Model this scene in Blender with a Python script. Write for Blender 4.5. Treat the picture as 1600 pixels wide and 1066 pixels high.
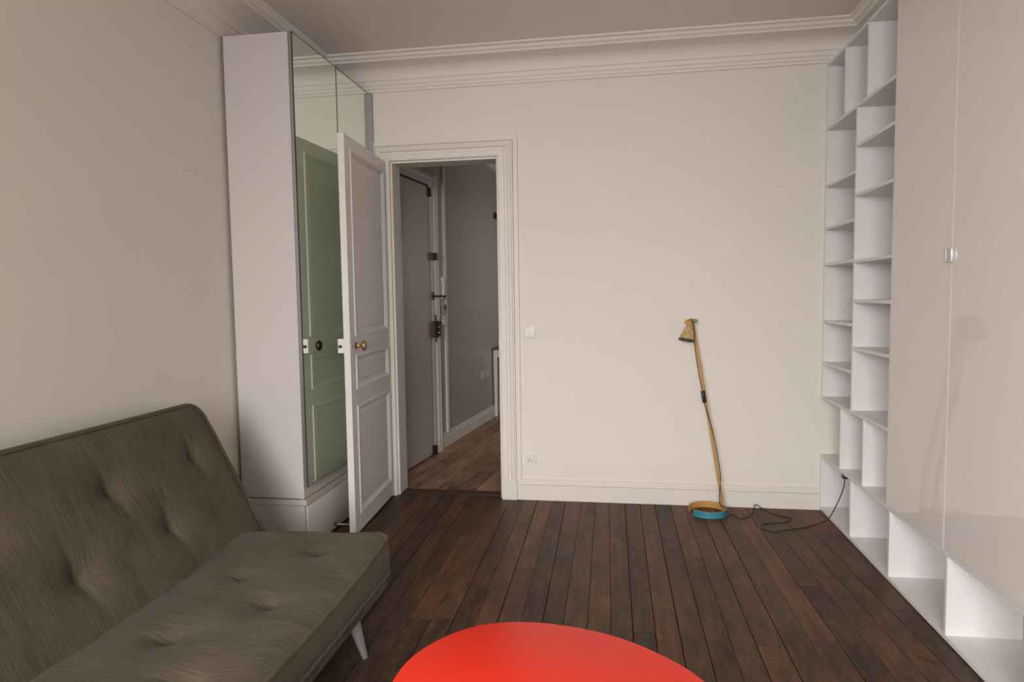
import bpy, bmesh, math, random
from mathutils import Matrix, Vector, noise as mnoise

random.seed(7)
SC = bpy.context.scene
COL = SC.collection
for o in list(bpy.data.objects):
    bpy.data.objects.remove(o)


def lin(r, g, b):
    f = lambda c: (c / 255.0) / 12.92 if c / 255.0 <= 0.04045 else ((c / 255.0 + 0.055) / 1.055) ** 2.4
    return (f(r), f(g), f(b), 1.0)


# ------------------------------------------------------------------ camera, sky, lights, exposure
cam_d = bpy.data.cameras.new('camera')
cam_d.sensor_fit = 'HORIZONTAL'
cam_d.sensor_width = 36.0
cam_d.lens = 22.895
cam_d.clip_start = 0.02
cam = bpy.data.objects.new('camera', cam_d)
COL.objects.link(cam)
RX = Vector((0.98764742, 0.15602083, -0.0144937))
RY = Vector((0.00366749, 0.06945492, 0.99757835))
RZ = Vector((0.15664966, -0.98530884, 0.06802477))
cam.matrix_world = Matrix(((RX.x, RY.x, RZ.x, 0.0), (RX.y, RY.y, RZ.y, 0.0), (RX.z, RY.z, RZ.z, 1.25), (0, 0, 0, 1)))
SC.camera = cam

world = bpy.data.worlds.new('sky')
SC.world = world
world.use_nodes = True
bg = world.node_tree.nodes['Background']
bg.inputs[0].default_value = (0.62, 0.72, 0.86, 1)
bg.inputs[1].default_value = 0.6

SC.view_settings.view_transform = 'Standard'
SC.view_settings.look = 'None'
SC.view_settings.exposure = 0.0
SC.view_settings.gamma = 1.0
SC.view_settings.use_curve_mapping = False


def area(name, loc, direction, sx, sy, energy, color, spread=180):
    d = bpy.data.lights.new(name, 'AREA')
    d.shape = 'RECTANGLE'
    d.size, d.size_y = sx, sy
    d.energy = energy
    d.color = color
    d.spread = math.radians(spread)
    o = bpy.data.objects.new(name, d)
    o.location = loc
    o.rotation_euler = Vector(direction).to_track_quat('-Z', 'Y').to_euler()
    COL.objects.link(o)
    return o


# daylight entering through the window in the wall behind the camera
area('window_daylight', (-1.45, -4.5, 3.4), (0.15, 1.0, -0.36), 6.0, 5.2, 2050, (1.0, 0.965, 0.93))
# area light added inside the hall, for light from an unseen source at right
area('hall_side_light', (0.22, 6.5, 1.5), (-1, 0.12, -0.12), 0.9, 1.1, 6.5, (1.0, 0.93, 0.87))

# ------------------------------------------------------------------ helpers
def world_of(o):
    m = o.matrix_basis.copy()
    if o.parent is not None:
        m = world_of(o.parent) @ o.matrix_parent_inverse @ m
    return m


def under(o, parent):
    if parent is not None:
        o.parent = parent
        o.matrix_parent_inverse = world_of(parent).inverted()
    return o


def smooth(me, ang=35):
    for p in me.polygons:
        p.use_smooth = True
    try:
        me.set_sharp_from_angle(angle=math.radians(ang))
    except Exception:
        pass


def mesh_obj(name, verts, faces, mat=None, parent=None, sm=None, mats=None, idx=None, M=None):
    me = bpy.data.meshes.new(name)
    me.from_pydata([tuple(v) for v in verts], [], faces)
    for m in (mats or [mat]):
        me.materials.append(m)
    if idx:
        for p, i in zip(me.polygons, idx):
            p.material_index = i
    bm = bmesh.new()
    bm.from_mesh(me)
    bmesh.ops.recalc_face_normals(bm, faces=bm.faces)
    bm.to_mesh(me)
    bm.free()
    if sm:
        smooth(me, sm)
    o = bpy.data.objects.new(name, me)
    if M is not None:
        o.matrix_basis = M
    COL.objects.link(o)
    return under(o, parent)


def bm_obj(name, bm, mat, parent=None, sm=None, M=None, mats=None):
    me = bpy.data.meshes.new(name)
    bmesh.ops.recalc_face_normals(bm, faces=bm.faces)
    bm.to_mesh(me)
    bm.free()
    for m in (mats or [mat]):
        me.materials.append(m)
    if sm:
        smooth(me, sm)
    o = bpy.data.objects.new(name, me)
    if M is not None:
        o.matrix_basis = M
    COL.objects.link(o)
    return under(o, parent)


def box_bm(x0, x1, y0, y1, z0, z1, bev=0.0, seg=1):
    bm = bmesh.new()
    bmesh.ops.create_cube(bm, size=1.0)
    for v in bm.verts:
        v.co = Vector(((x0 + x1) / 2 + v.co.x * (x1 - x0), (y0 + y1) / 2 + v.co.y * (y1 - y0), (z0 + z1) / 2 + v.co.z * (z1 - z0)))
    if bev > 0:
        bmesh.ops.bevel(bm, geom=list(bm.edges), offset=bev, segments=seg, profile=0.5, affect='EDGES')
    return bm


def box(name, x0, x1, y0, y1, z0, z1, mat, parent=None, bev=0.0, seg=1, M=None, back=None, back_axis=0):
    """a box as one mesh; its origin sits at its centre. BACK: a second material on the faces that look to -axis."""
    cx, cy, cz = (x0 + x1) / 2, (y0 + y1) / 2, (z0 + z1) / 2
    bm = box_bm(x0 - cx, x1 - cx, y0 - cy, y1 - cy, z0 - cz, z1 - cz, bev, seg)
    if back:
        bm.normal_update()
        for f in bm.faces:
            if f.normal[back_axis] < -0.6:
                f.material_index = 1
    T = Matrix.Translation((cx, cy, cz))
    return bm_obj(name, bm, mat, parent, 35 if seg > 1 else None, (M @ T) if M is not None else T, [mat, back] if back else None)


def prism(name, outline, axis, a0, a1, mat, parent=None, bev=0.0, sm=None):
    """outline (2D) extruded along axis 0/1/2"""
    def p(u, v, a):
        return {0: (a, u, v), 1: (u, a, v), 2: (u, v, a)}[axis]
    n = len(outline)
    vs = [p(u, v, a0) for u, v in outline] + [p(u, v, a1) for u, v in outline]
    fs = [list(range(n)), list(range(2 * n - 1, n - 1, -1))] + [[i, (i + 1) % n, n + (i + 1) % n, n + i] for i in range(n)]
    return mesh_obj(name, vs, fs, mat, parent, sm)


def tube_data(path, r, seg=8, caps=True, closed=False):
    pts = [Vector(p) for p in path]
    n = len(pts)
    rs = r if isinstance(r, (list, tuple)) else [r] * n
    vs, fs = [], []
    prev = None
    for i in range(n):
        if closed:
            t = (pts[(i + 1) % n] - pts[i - 1]).normalized()
        else:
            t = (pts[min(i + 1, n - 1)] - pts[max(i - 1, 0)]).normalized()
        if prev is None:
            a = Vector((0, 0, 1)) if abs(t.z) < 0.9 else Vector((1, 0, 0))
            u = t.cross(a).normalized()
        else:
            u = (prev - t * prev.dot(t)).normalized()
        prev = u
        w = t.cross(u)
        for k in range(seg):
            a = 2 * math.pi * k / seg
            vs.append(pts[i] + (u * math.cos(a) + w * math.sin(a)) * rs[i])
    m = n if closed else n - 1
    for i in range(m):
        j = (i + 1) % n
        for k in range(seg):
            fs.append([i * seg + k, i * seg + (k + 1) % seg, j * seg + (k + 1) % seg, j * seg + k])
    if caps and not closed:
        fs.append(list(range(seg)))
        fs.append([(n - 1) * seg + k for k in range(seg)])
    return vs, fs


def tube(name, path, r, mat, parent=None, seg=8, closed=False, M=None):
    vs, fs = tube_data(path, r, seg, True, closed)
    return mesh_obj(name, vs, fs, mat, parent, 40, M=M)


def lathe(name, prof, mat, parent=None, seg=24, M=None, sm=40):
    """profile [(r, z)...] round the z axis of M"""
    vs, fs = [], []
    n = len(prof)
    for r, z in prof:
        for k in range(seg):
            a = 2 * math.pi * k / seg
            vs.append((r * math.cos(a), r * math.sin(a), z))
    for i in range(n - 1):
        for k in range(seg):
            fs.append([i * seg + k, i * seg + (k + 1) % seg, (i + 1) * seg + (k + 1) % seg, (i + 1) * seg + k])
    fs.append(list(range(seg)))
    fs.append([(n - 1) * seg + k for k in range(seg)])
    return mesh_obj(name, vs, fs, mat, parent, sm, M=M)


def frame_to(origin, zdir, xhint=(0, 0, 1)):
    z = Vector(zdir).normalized()
    x = Vector(xhint)
    x = (x - z * x.dot(z)).normalized()
    y = z.cross(x)
    o = Vector(origin)
    return Matrix(((x.x, y.x, z.x, o.x), (x.y, y.y, z.y, o.y), (x.z, y.z, z.z, o.z), (0, 0, 0, 1)))


def catmull(pts, per=6, closed=False):
    P = [Vector(p) for p in pts]
    n = len(P)
    out = []
    for i in range(n if closed else n - 1):
        if closed:
            a, b, c, d = P[i - 1], P[i], P[(i + 1) % n], P[(i + 2) % n]
        else:
            a, b, c, d = P[max(i - 1, 0)], P[i], P[i + 1], P[min(i + 2, n - 1)]
        for k in range(per):
            t = k / per
            out.append(0.5 * ((2 * b) + (c - a) * t + (2 * a - 5 * b + 4 * c - d) * t * t + (3 * b - a - 3 * c + d) * t ** 3))
    if not closed:
        out.append(P[-1])
    return out


def thing(name, label, cat, loc, group=None, rot=None):
    o = bpy.data.objects.new(name, None)
    o.empty_display_size = 0.1
    o.location = loc
    if rot:
        o.rotation_euler = rot
    o['label'] = label
    o['category'] = cat
    if group:
        o['group'] = group
    COL.objects.link(o)
    return o


def struct(o):
    o['kind'] = 'structure'
    return o


# ------------------------------------------------------------------ materials
def new_mat(name):
    m = bpy.data.materials.new(name)
    m.use_nodes = True
    nt = m.node_tree
    return m, nt, nt.nodes['Principled BSDF']


def simple(name, col, rough=0.5, metal=0.0, spec=0.5, coat=0.0, var=0.0, bump=0.0, scale=40.0, bdist=0.002):
    m, nt, b = new_mat(name)
    b.inputs['Base Color'].default_value = col
    b.inputs['Roughness'].default_value = rough
    b.inputs['Metallic'].default_value = metal
    b.inputs['Specular IOR Level'].default_value = spec
    b.inputs['Coat Weight'].default_value = coat
    b.inputs['Coat Roughness'].default_value = 0.03
    if var or bump:
        tc = nt.nodes.new('ShaderNodeTexCoord')
        nz = nt.nodes.new('ShaderNodeTexNoise')
        nz.inputs['Scale'].default_value = scale
        nz.inputs['Detail'].default_value = 5
        nt.links.new(tc.outputs['Object'], nz.inputs['Vector'])
        if var:
            mx = nt.nodes.new('ShaderNodeMix')
            mx.data_type = 'RGBA'
            mx.inputs['A'].default_value = tuple(c * (1 - var) for c in col[:3]) + (1,)
            mx.inputs['B'].default_value = tuple(min(1, c * (1 + var)) for c in col[:3]) + (1,)
            nt.links.new(nz.outputs['Fac'], mx.inputs['Factor'])
            nt.links.new(mx.outputs['Result'], b.inputs['Base Color'])
        if bump:
            bp = nt.nodes.new('ShaderNodeBump')
            bp.inputs['Strength'].default_value = bump
            bp.inputs['Distance'].default_value = bdist
            nt.links.new(nz.outputs['Fac'], bp.inputs['Height'])
            nt.links.new(bp.outputs['Normal'], b.inputs['Normal'])
    return m


M_WALL = simple('cream_wall_paint', (0.812, 0.77, 0.70, 1), 0.7, spec=0.25, var=0.02, bump=0.12, scale=3.0, bdist=0.01)
M_CEIL = simple('ceiling_paint', (0.84, 0.79, 0.74, 1), 0.8, spec=0.2, var=0.02, scale=2.0)
M_TRIM = simple('white_trim_paint', (0.80, 0.755, 0.70, 1), 0.5, spec=0.35, var=0.02, bump=0.08, scale=20.0)
M_DOOR = simple('white_door_paint', (0.76, 0.73, 0.71, 1), 0.45, spec=0.4, var=0.02, bump=0.08, scale=25.0)
M_GREEN = simple('sage_green_door_paint', (0.90, 0.93, 0.80, 1), 0.45, spec=0.4, var=0.03, bump=0.05, scale=25.0)
M_SHELF = simple('white_laminate', (0.80, 0.785, 0.785, 1), 0.45, spec=0.4, var=0.01, scale=5.0)
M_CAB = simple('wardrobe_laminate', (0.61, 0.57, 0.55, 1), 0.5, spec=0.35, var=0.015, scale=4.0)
M_GLOSS = simple('glossy_greige_lacquer', (0.86, 0.80, 0.775, 1), 0.035, spec=0.55, var=0.01, scale=2.0)
M_EDGE = simple('pale_edge_strip', (0.86, 0.84, 0.83, 1), 0.4)
M_ALU = simple('satin_aluminium', (0.34, 0.33, 0.34, 1), 0.4, metal=0.75)
M_ALUL = simple('pale_aluminium', (0.66, 0.66, 0.68, 1), 0.35, metal=0.7)
M_FILL = simple('grey_filler', (0.36, 0.33, 0.335, 1), 0.5)
M_CHROME = simple('chrome', (0.82, 0.81, 0.81, 1), 0.15, metal=1.0)
M_MIRROR = simple('mirror_glass', (0.87, 0.91, 0.85, 1), 0.0, metal=1.0)
M_BLACK = simple('black_plastic', (0.012, 0.012, 0.013, 1), 0.45)
M_GAP = simple('dark_gap', (0.02, 0.018, 0.017, 1), 0.8)
M_BRASS = simple('aged_brass', (0.36, 0.24, 0.10, 1), 0.35, metal=0.85, var=0.25, scale=40)
M_OLDBRASS = simple('dull_brass', (0.15, 0.10, 0.05, 1), 0.4, metal=0.7, var=0.25, scale=40)
M_DARKBRASS = simple('blackened_lock_metal', (0.05, 0.038, 0.028, 1), 0.4, metal=0.6, var=0.3, scale=40)
M_PLASTIC = simple('white_plastic', (0.80, 0.775, 0.75, 1), 0.35)
M_HPLAS = simple('dimmed_white_plastic', (0.60, 0.57, 0.55, 1), 0.4)  # white plastic with the dimness of the hall put into its colour
M_GREYPL = simple('grey_plastic', (0.42, 0.42, 0.43, 1), 0.4)
M_RED = simple('red_lacquer', (0.98, 0.04, 0.016, 1), 0.34, spec=0.2, var=0.02, scale=3)
M_STEEL = simple('table_leg_steel', (0.55, 0.55, 0.56, 1), 0.3, metal=1.0)
M_ENTRY = simple('entry_door_paint', (0.62, 0.585, 0.56, 1), 0.4, spec=0.45, var=0.02, bump=0.06, scale=12.0)
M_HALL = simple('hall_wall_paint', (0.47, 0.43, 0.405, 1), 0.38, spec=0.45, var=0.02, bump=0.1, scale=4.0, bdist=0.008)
M_SUB = simple('dark_subfloor', (0.012, 0.009, 0.007, 1), 0.9)
M_RAWEDGE = simple('raw_chipboard_edge', (0.42, 0.23, 0.13, 1), 0.7, var=0.2, scale=60)


def wood_floor(name, dark, mid, red, rough=0.42, grain=1.0):
    m, nt, b = new_mat(name)
    N, L = nt.nodes, nt.links
    oi = N.new('ShaderNodeObjectInfo')
    tc = N.new('ShaderNodeTexCoord')
    off = N.new('ShaderNodeVectorMath'); off.operation = 'MULTIPLY_ADD'
    cmb = N.new('ShaderNodeCombineXYZ')
    for k in range(3):
        L.new(oi.outputs['Random'], cmb.inputs[k])
    off.inputs[1].default_value = (37.0, 91.0, 13.0)
    L.new(cmb.outputs[0], off.inputs[0])
    L.new(tc.outputs['Object'], off.inputs[2])

    def nz(scale, detail, rough_, dist=0.0):
        mp = N.new('ShaderNodeMapping')
        mp.inputs['Scale'].default_value = scale
        L.new(off.outputs[0], mp.inputs['Vector'])
        t = N.new('ShaderNodeTexNoise')
        t.inputs['Scale'].default_value = 1.0
        t.inputs['Detail'].default_value = detail
        t.inputs['Roughness'].default_value = rough_
        t.inputs['Distortion'].default_value = dist
        L.new(mp.outputs[0], t.inputs['Vector'])
        return t
    fine = nz((150, 6, 20), 6, 0.65)
    ring = nz((38, 1.8, 10), 3, 0.5, 0.6)
    blot = nz((13, 4.2, 4), 6, 0.62, 0.5)
    wear = nz((26, 13, 10), 5, 0.7, 0.3)
    # per-plank tone
    r1 = N.new('ShaderNodeValToRGB')
    e = r1.color_ramp.elements
    e[0].position, e[0].color = 0.0, dark
    e[1].position, e[1].color = 1.0, red
    x = e.new(0.45); x.color = mid
    x = e.new(0.72); x.color = tuple((a + c) / 2 for a, c in zip(mid, red))
    add = N.new('ShaderNodeMath'); add.operation = 'MULTIPLY_ADD'
    add.inputs[1].default_value = 1.9
    sub = N.new('ShaderNodeMath'); sub.operation = 'SUBTRACT'
    L.new(blot.outputs['Fac'], sub.inputs[0]); sub.inputs[1].default_value = 0.5
    L.new(sub.outputs[0], add.inputs[0])
    rs = N.new('ShaderNodeMath'); rs.operation = 'MULTIPLY_ADD'
    rs.inputs[1].default_value = 0.62; rs.inputs[2].default_value = 0.14
    L.new(oi.outputs['Random'], rs.inputs[0]); L.new(rs.outputs[0], add.inputs[2])
    L.new(add.outputs[0], r1.inputs['Fac'])
    # grain darkens, wear lightens
    mul = N.new('ShaderNodeMix'); mul.data_type = 'RGBA'; mul.blend_type = 'MULTIPLY'
    g = N.new('ShaderNodeValToRGB')
    g.color_ramp.elements[0].position, g.color_ramp.elements[0].color = 0.3, (0.50, 0.48, 0.46, 1)
    g.color_ramp.elements[1].position, g.color_ramp.elements[1].color = 0.68, (1.32, 1.31, 1.28, 1)
    gm = N.new('ShaderNodeMath'); gm.operation = 'MULTIPLY_ADD'; gm.inputs[1].default_value = 0.55
    gs = N.new('ShaderNodeMath'); gs.operation = 'MULTIPLY'; gs.inputs[1].default_value = 0.45
    L.new(ring.outputs['Fac'], gs.inputs[0])
    L.new(fine.outputs['Fac'], gm.inputs[0]); L.new(gs.outputs[0], gm.inputs[2])
    L.new(gm.outputs[0], g.inputs['Fac'])
    mul.inputs['Factor'].default_value = grain
    L.new(r1.outputs[0], mul.inputs['A']); L.new(g.outputs[0], mul.inputs['B'])
    wr = N.new('ShaderNodeValToRGB')
    wr.color_ramp.elements[0].position, wr.color_ramp.elements[0].color = 0.50, (0, 0, 0, 1)
    wr.color_ramp.elements[1].position, wr.color_ramp.elements[1].color = 0.76, (0.55, 0.55, 0.55, 1)
    L.new(wear.outputs['Fac'], wr.inputs['Fac'])
    mw = N.new('ShaderNodeMix'); mw.data_type = 'RGBA'
    mw.inputs['B'].default_value = tuple(min(1, c * 2.0 + 0.01) for c in mid[:3]) + (1,)
    L.new(wr.outputs[0], mw.inputs['Factor']); L.new(mul.outputs['Result'], mw.inputs['A'])
    L.new(mw.outputs['Result'], b.inputs['Base Color'])
    rr = N.new('ShaderNodeMapRange')
    rr.inputs['To Min'].default_value = rough - 0.08
    rr.inputs['To Max'].default_value = rough + 0.2
    L.new(wear.outputs['Fac'], rr.inputs['Value'])
    L.new(rr.outputs[0], b.inputs['Roughness'])
    b.inputs['Specular IOR Level'].default_value = 0.22
    bp = N.new('ShaderNodeBump'); bp.inputs['Strength'].default_value = 0.25; bp.inputs['Distance'].default_value = 0.0015
    L.new(gm.outputs[0], bp.inputs['Height']); L.new(bp.outputs['Normal'], b.inputs['Normal'])
    return m


M_PLANK = wood_floor('dark_oak_floorboard', lin(60, 45, 36), lin(84, 63, 49), lin(118, 76, 52))
M_LAM = wood_floor('brown_laminate', lin(112, 86, 66), lin(158, 126, 102), lin(194, 156, 126), 0.4, 0.5)


def wood_plain(name, c0, c1, axis_scale):
    m, nt, b = new_mat(name)
    N, L = nt.nodes, nt.links
    tc = N.new('ShaderNodeTexCoord'); mp = N.new('ShaderNodeMapping')
    mp.inputs['Scale'].default_value = axis_scale
    t = N.new('ShaderNodeTexNoise'); t.inputs['Scale'].default_value = 1; t.inputs['Detail'].default_value = 5
    mx = N.new('ShaderNodeMix'); mx.data_type = 'RGBA'
    mx.inputs['A'].default_value = c0; mx.inputs['B'].default_value = c1
    L.new(tc.outputs['Object'], mp.inputs['Vector']); L.new(mp.outputs[0], t.inputs['Vector'])
    L.new(t.outputs['Fac'], mx.inputs['Factor']); L.new(mx.outputs['Result'], b.inputs['Base Color'])
    b.inputs['Roughness'].default_value = 0.45
    return m


M_YWOOD = wood_plain('honey_bent_plywood', lin(190, 140, 72), lin(212, 164, 94), (60, 60, 5))
M_THRESH = wood_plain('dark_threshold_wood', lin(52, 38, 30), lin(74, 54, 42), (4, 40, 40))
M_TTOP = wood_plain('brown_table_top', lin(86, 58, 44), lin(110, 76, 58), (4, 30, 30))


def fabric_mat(name):
    m, nt, b = new_mat(name)
    N, L = nt.nodes, nt.links
    tc = N.new('ShaderNodeTexCoord')

    def nz(scale, detail, rough):
        mp = N.new('ShaderNodeMapping'); mp.inputs['Scale'].default_value = scale
        t = N.new('ShaderNodeTexNoise'); t.inputs['Scale'].default_value = 1
        t.inputs['Detail'].default_value = detail; t.inputs['Roughness'].default_value = rough
        t.inputs['Distortion'].default_value = 0.08
        L.new(tc.outputs['Object'], mp.inputs['Vector']); L.new(mp.outputs[0], t.inputs['Vector'])
        return t
    # threads run along the local y axis of each cushion: long fine threads, broken by darker slubs
    streak = nz((620, 6, 0.5), 3, 0.6)
    slub = nz((360, 12, 0.5), 3, 0.6)
    patch = nz((6, 5, 1), 3, 0.5)
    r = N.new('ShaderNodeValToRGB')
    e = r.color_ramp.elements
    e[0].position, e[0].color = 0.30, lin(76, 69, 58)
    e[1].position, e[1].color = 0.72, lin(110, 101, 86)
    L.new(streak.outputs['Fac'], r.inputs['Fac'])
    sr = N.new('ShaderNodeValToRGB')
    sr.color_ramp.elements[0].position, sr.color_ramp.elements[0].color = 0.33, (0.58, 0.56, 0.54, 1)
    sr.color_ramp.elements[1].position, sr.color_ramp.elements[1].color = 0.47, (1, 1, 1, 1)
    L.new(slub.outputs['Fac'], sr.inputs['Fac'])
    m1 = N.new('ShaderNodeMix'); m1.data_type = 'RGBA'; m1.blend_type = 'MULTIPLY'; m1.inputs['Factor'].default_value = 0.85
    L.new(r.outputs[0], m1.inputs['A']); L.new(sr.outputs[0], m1.inputs['B'])
    mul = N.new('ShaderNodeMix'); mul.data_type = 'RGBA'; mul.blend_type = 'MULTIPLY'; mul.inputs['Factor'].default_value = 1
    pr = N.new('ShaderNodeValToRGB')
    pr.color_ramp.elements[0].position, pr.color_ramp.elements[0].color = 0.3, (0.84, 0.83, 0.82, 1)
    pr.color_ramp.elements[1].position, pr.color_ramp.elements[1].color = 0.7, (1.08, 1.08, 1.07, 1)
    L.new(patch.outputs['Fac'], pr.inputs['Fac'])
    L.new(m1.outputs['Result'], mul.inputs['A']); L.new(pr.outputs[0], mul.inputs['B'])
    L.new(mul.outputs['Result'], b.inputs['Base Color'])
    b.inputs['Roughness'].default_value = 0.85
    b.inputs['Specular IOR Level'].default_value = 0.15
    b.inputs['Sheen Weight'].default_value = 0.08
    b.inputs['Sheen Roughness'].default_value = 0.4
    ad = N.new('ShaderNodeMath'); ad.operation = 'ADD'
    L.new(streak.outputs['Fac'], ad.inputs[0]); L.new(slub.outputs['Fac'], ad.inputs[1])
    bp = N.new('ShaderNodeBump'); bp.inputs['Strength'].default_value = 0.12; bp.inputs['Distance'].default_value = 0.0015
    L.new(ad.outputs[0], bp.inputs['Height']); L.new(bp.outputs['Normal'], b.inputs['Normal'])
    return m


M_FABRIC = fabric_mat('taupe_chenille')


def dotted(name):
    m, nt, b = new_mat(name)
    N, L = nt.nodes, nt.links
    tc = N.new('ShaderNodeTexCoord')
    v = N.new('ShaderNodeTexVoronoi'); v.inputs['Scale'].default_value = 70; v.inputs['Randomness'].default_value = 0.3
    L.new(tc.outputs['Object'], v.inputs['Vector'])
    r = N.new('ShaderNodeValToRGB'); r.color_ramp.interpolation = 'CONSTANT'
    r.color_ramp.elements[0].position, r.color_ramp.elements[0].color = 0.0, lin(70, 140, 158)
    r.color_ramp.elements[1].position, r.color_ramp.elements[1].color = 0.36, lin(214, 172, 108)
    L.new(v.outputs['Distance'], r.inputs['Fac']); L.new(r.outputs[0], b.inputs['Base Color'])
    b.inputs['Roughness'].default_value = 0.45
    return m


M_DOTS = dotted('orange_with_blue_dots')
M_BLUE = simple('blue_lacquered_plywood', lin(62, 140, 164), 0.4, var=0.05, scale=30)

# ------------------------------------------------------------------ the room shell
D = 3.913            # back wall
XL, XR = -1.8616, 1.409
YR = -1.35           # wall behind the camera
ZC = 2.683           # ceiling
WT = 0.14            # thickness of the wall with the doorway
OX0, OX1, OZ = -1.368, -0.692, 2.09

# the wall with the doorway, one outline extruded
struct(prism('wall_back', [(XL - 0.1, 0), (OX0, 0), (OX0, OZ), (OX1, OZ), (OX1, 0), (XR + 0.1, 0), (XR + 0.1, ZC), (XL - 0.1, ZC)], 1, D, D + WT, M_WALL))
struct(box('wall_left', XL - 0.1, XL, YR, D, 0, ZC, M_WALL))
struct(box('wall_right', XR, XR + 0.1, YR, D, 0, ZC, M_WALL))
struct(box('ceiling', XL - 0.1, XR + 0.1, YR - 0.15, D + WT, ZC, ZC + 0.1, M_CEIL))

# wall behind the camera with its window
WX0, WX1, WZ0, WZ1 = -1.6, 0.55, 0.30, 2.44


def ring_wall(name, ox0, ox1, oz0, oz1, ix0, ix1, iz0, iz1, y0, y1, mat, parent=None):
    o = [(ox0, oz0), (ox1, oz0), (ox1, oz1), (ox0, oz1)]
    i = [(ix0, iz0), (ix1, iz0), (ix1, iz1), (ix0, iz1)]
    vs = [(x, y, z) for y in (y0, y1) for x, z in o + i]
    fs = []
    for k in range(4):
        n = (k + 1) % 4
        fs += [[k, n, 4 + n, 4 + k], [8 + k, 8 + n, 12 + n, 12 + k], [k, n, 8 + n, 8 + k], [4 + k, 4 + n, 12 + n, 12 + k]]
    return mesh_obj(name, vs, fs, mat, parent)


struct(ring_wall('wall_rear', XL - 0.1, XR + 0.1, 0, ZC, WX0, WX1, WZ0, WZ1, YR - 0.15, YR, M_WALL))
win = struct(ring_wall('window_1', WX0, WX1, WZ0, WZ1, WX0 + 0.06, WX1 - 0.06, WZ0 + 0.07, WZ1 - 0.06, YR - 0.11, YR - 0.05, M_TRIM))
xm = (WX0 + WX1) / 2
box('mullion', xm - 0.04, xm + 0.04, YR - 0.105, YR - 0.055, WZ0 + 0.07, WZ1 - 0.06, M_TRIM, win)
M_GLASS, _nt, _b = new_mat('window_glass')
_b.inputs['Roughness'].default_value = 0.0
_b.inputs['Base Color'].default_value = (0.95, 0.98, 0.97, 1)
_tr = _nt.nodes.new('ShaderNodeBsdfTransparent')
_ms = _nt.nodes.new('ShaderNodeMixShader')
_ms.inputs['Fac'].default_value = 0.06
_nt.links.new(_tr.outputs[0], _ms.inputs[1])
_nt.links.new(_b.outputs[0], _ms.inputs[2])
_nt.links.new(_ms.outputs[0], _nt.nodes['Material Output'].inputs['Surface'])
for a, b_ in ((WX0 + 0.06, xm - 0.04), (xm + 0.04, WX1 - 0.06)):
    box('pane', a, b_, YR - 0.084, YR - 0.078, WZ0 + 0.07, WZ1 - 0.06, M_GLASS, win)

# cornice: one mitred run of profile round the room
prof = [(0.0, 2.507), (0.012, 2.507), (0.013, 2.522), (0.019, 2.524), (0.021, 2.541), (0.027, 2.544), (0.029, 2.567), (0.036, 2.570), (0.037, 2.578)]
for k in range(1, 8):
    a = math.pi / 2 * k / 8
    prof.append((0.037 + 0.113 * (1 - math.cos(a)), 2.578 + 0.060 * math.sin(a)))
prof += [(0.150, 2.640), (0.156, 2.641), (0.162, 2.650), (0.176, 2.656), (0.184, 2.668), (0.194, 2.671), (0.200, 2.675), (0.200, ZC), (0.0, ZC)]
vs, fs = [], []
for d, z in prof:
    vs += [(XL + d, YR + d, z), (XR - d, YR + d, z), (XR - d, D - d, z), (XL + d, D - d, z)]
n = len(prof)
for i in range(n):
    j = (i + 1) % n
    for k in range(4):
        m = (k + 1) % 4
        fs.append([i * 4 + k, i * 4 + m, j * 4 + m, j * 4 + k])
struct(mesh_obj('trim_1', vs, fs, M_CEIL, None, 25))

# floor: dark boards, each its own piece, on a dark subfloor
floor = struct(box('floor', XL - 0.1, XR + 0.1, YR - 0.15, D + 0.05, -0.06, -0.0215, M_SUB))
E39 = [-0.471, -0.383, -0.30, -0.206, -0.121, -0.04, 0.054, 0.142, 0.228, 0.319, 0.402, 0.485, 0.571, 0.657, 0.744, 0.83, 0.916, 1.002, 1.16]
E20 = [-0.447, -0.36, -0.275, -0.199, -0.105, -0.015, 0.064, 0.144, 0.232, 0.32, 0.407, 0.495, 0.595, 0.695, 0.795, 0.896, 0.996, 1.097, 1.175]
while E39[0] > XL - 0.08:
    E39.insert(0, E39[0] - 0.0865)
    E20.insert(0, E20[0] - 0.0865)
E39.append(1.28); E20.append(1.285); E39.append(1.40); E20.append(1.40)
JOINTS = {}
for x, y in [(-0.166, 3.637), (-0.243, 3.382), (0.36, 3.114), (0.28, 2.893), (0.192, 2.553), (0.104, 2.38), (-0.416, 2.898), (0.445, 3.306), (-1.021, 2.884),
             (-0.497, 2.645), (-0.685, 2.169), (-0.635, 2.385), (0.7, 2.403), (0.8, 2.647), (0.863, 2.862), (1.10, 3.513), (0.96, 3.357)]:
    for i in range(len(E39) - 1):
        f = (3.9 - y) / 1.9
        if E39[i] + (E20[i] - E39[i]) * f <= x < E39[i + 1] + (E20[i + 1] - E39[i + 1]) * f:
            JOINTS.setdefault(i, []).append(y)
YEND = D + 0.045


def edge_x(i, y):
    f = min(max((3.9 - y) / 1.9, -0.05), 1.35)
    return E39[i] + (E20[i] - E39[i]) * f


def plank(parent, pts, z0, z1, mat, name='plank'):
    cx = sum(p[0] for p in pts) / 4
    cy = sum(p[1] for p in pts) / 4
    ch = 0.0005
    vs = [(x - cx, y - cy, 0) for x, y in pts] + [(x - cx, y - cy, z1 - z0 - ch) for x, y in pts]
    vs += [((x - cx) * (1 - ch * 2 / 0.09), (y - cy) * (1 - ch / 1.0), z1 - z0) for x, y in pts]
    fs = [[3, 2, 1, 0], [8, 9, 10, 11]]
    for b in (0, 4):
        for k in range(4):
            m = (k + 1) % 4
            fs.append([b + k, b + m, b + 4 + m, b + 4 + k])
    return mesh_obj(name, vs, fs, mat, parent, M=Matrix.Translation((cx, cy, z0)))


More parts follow.
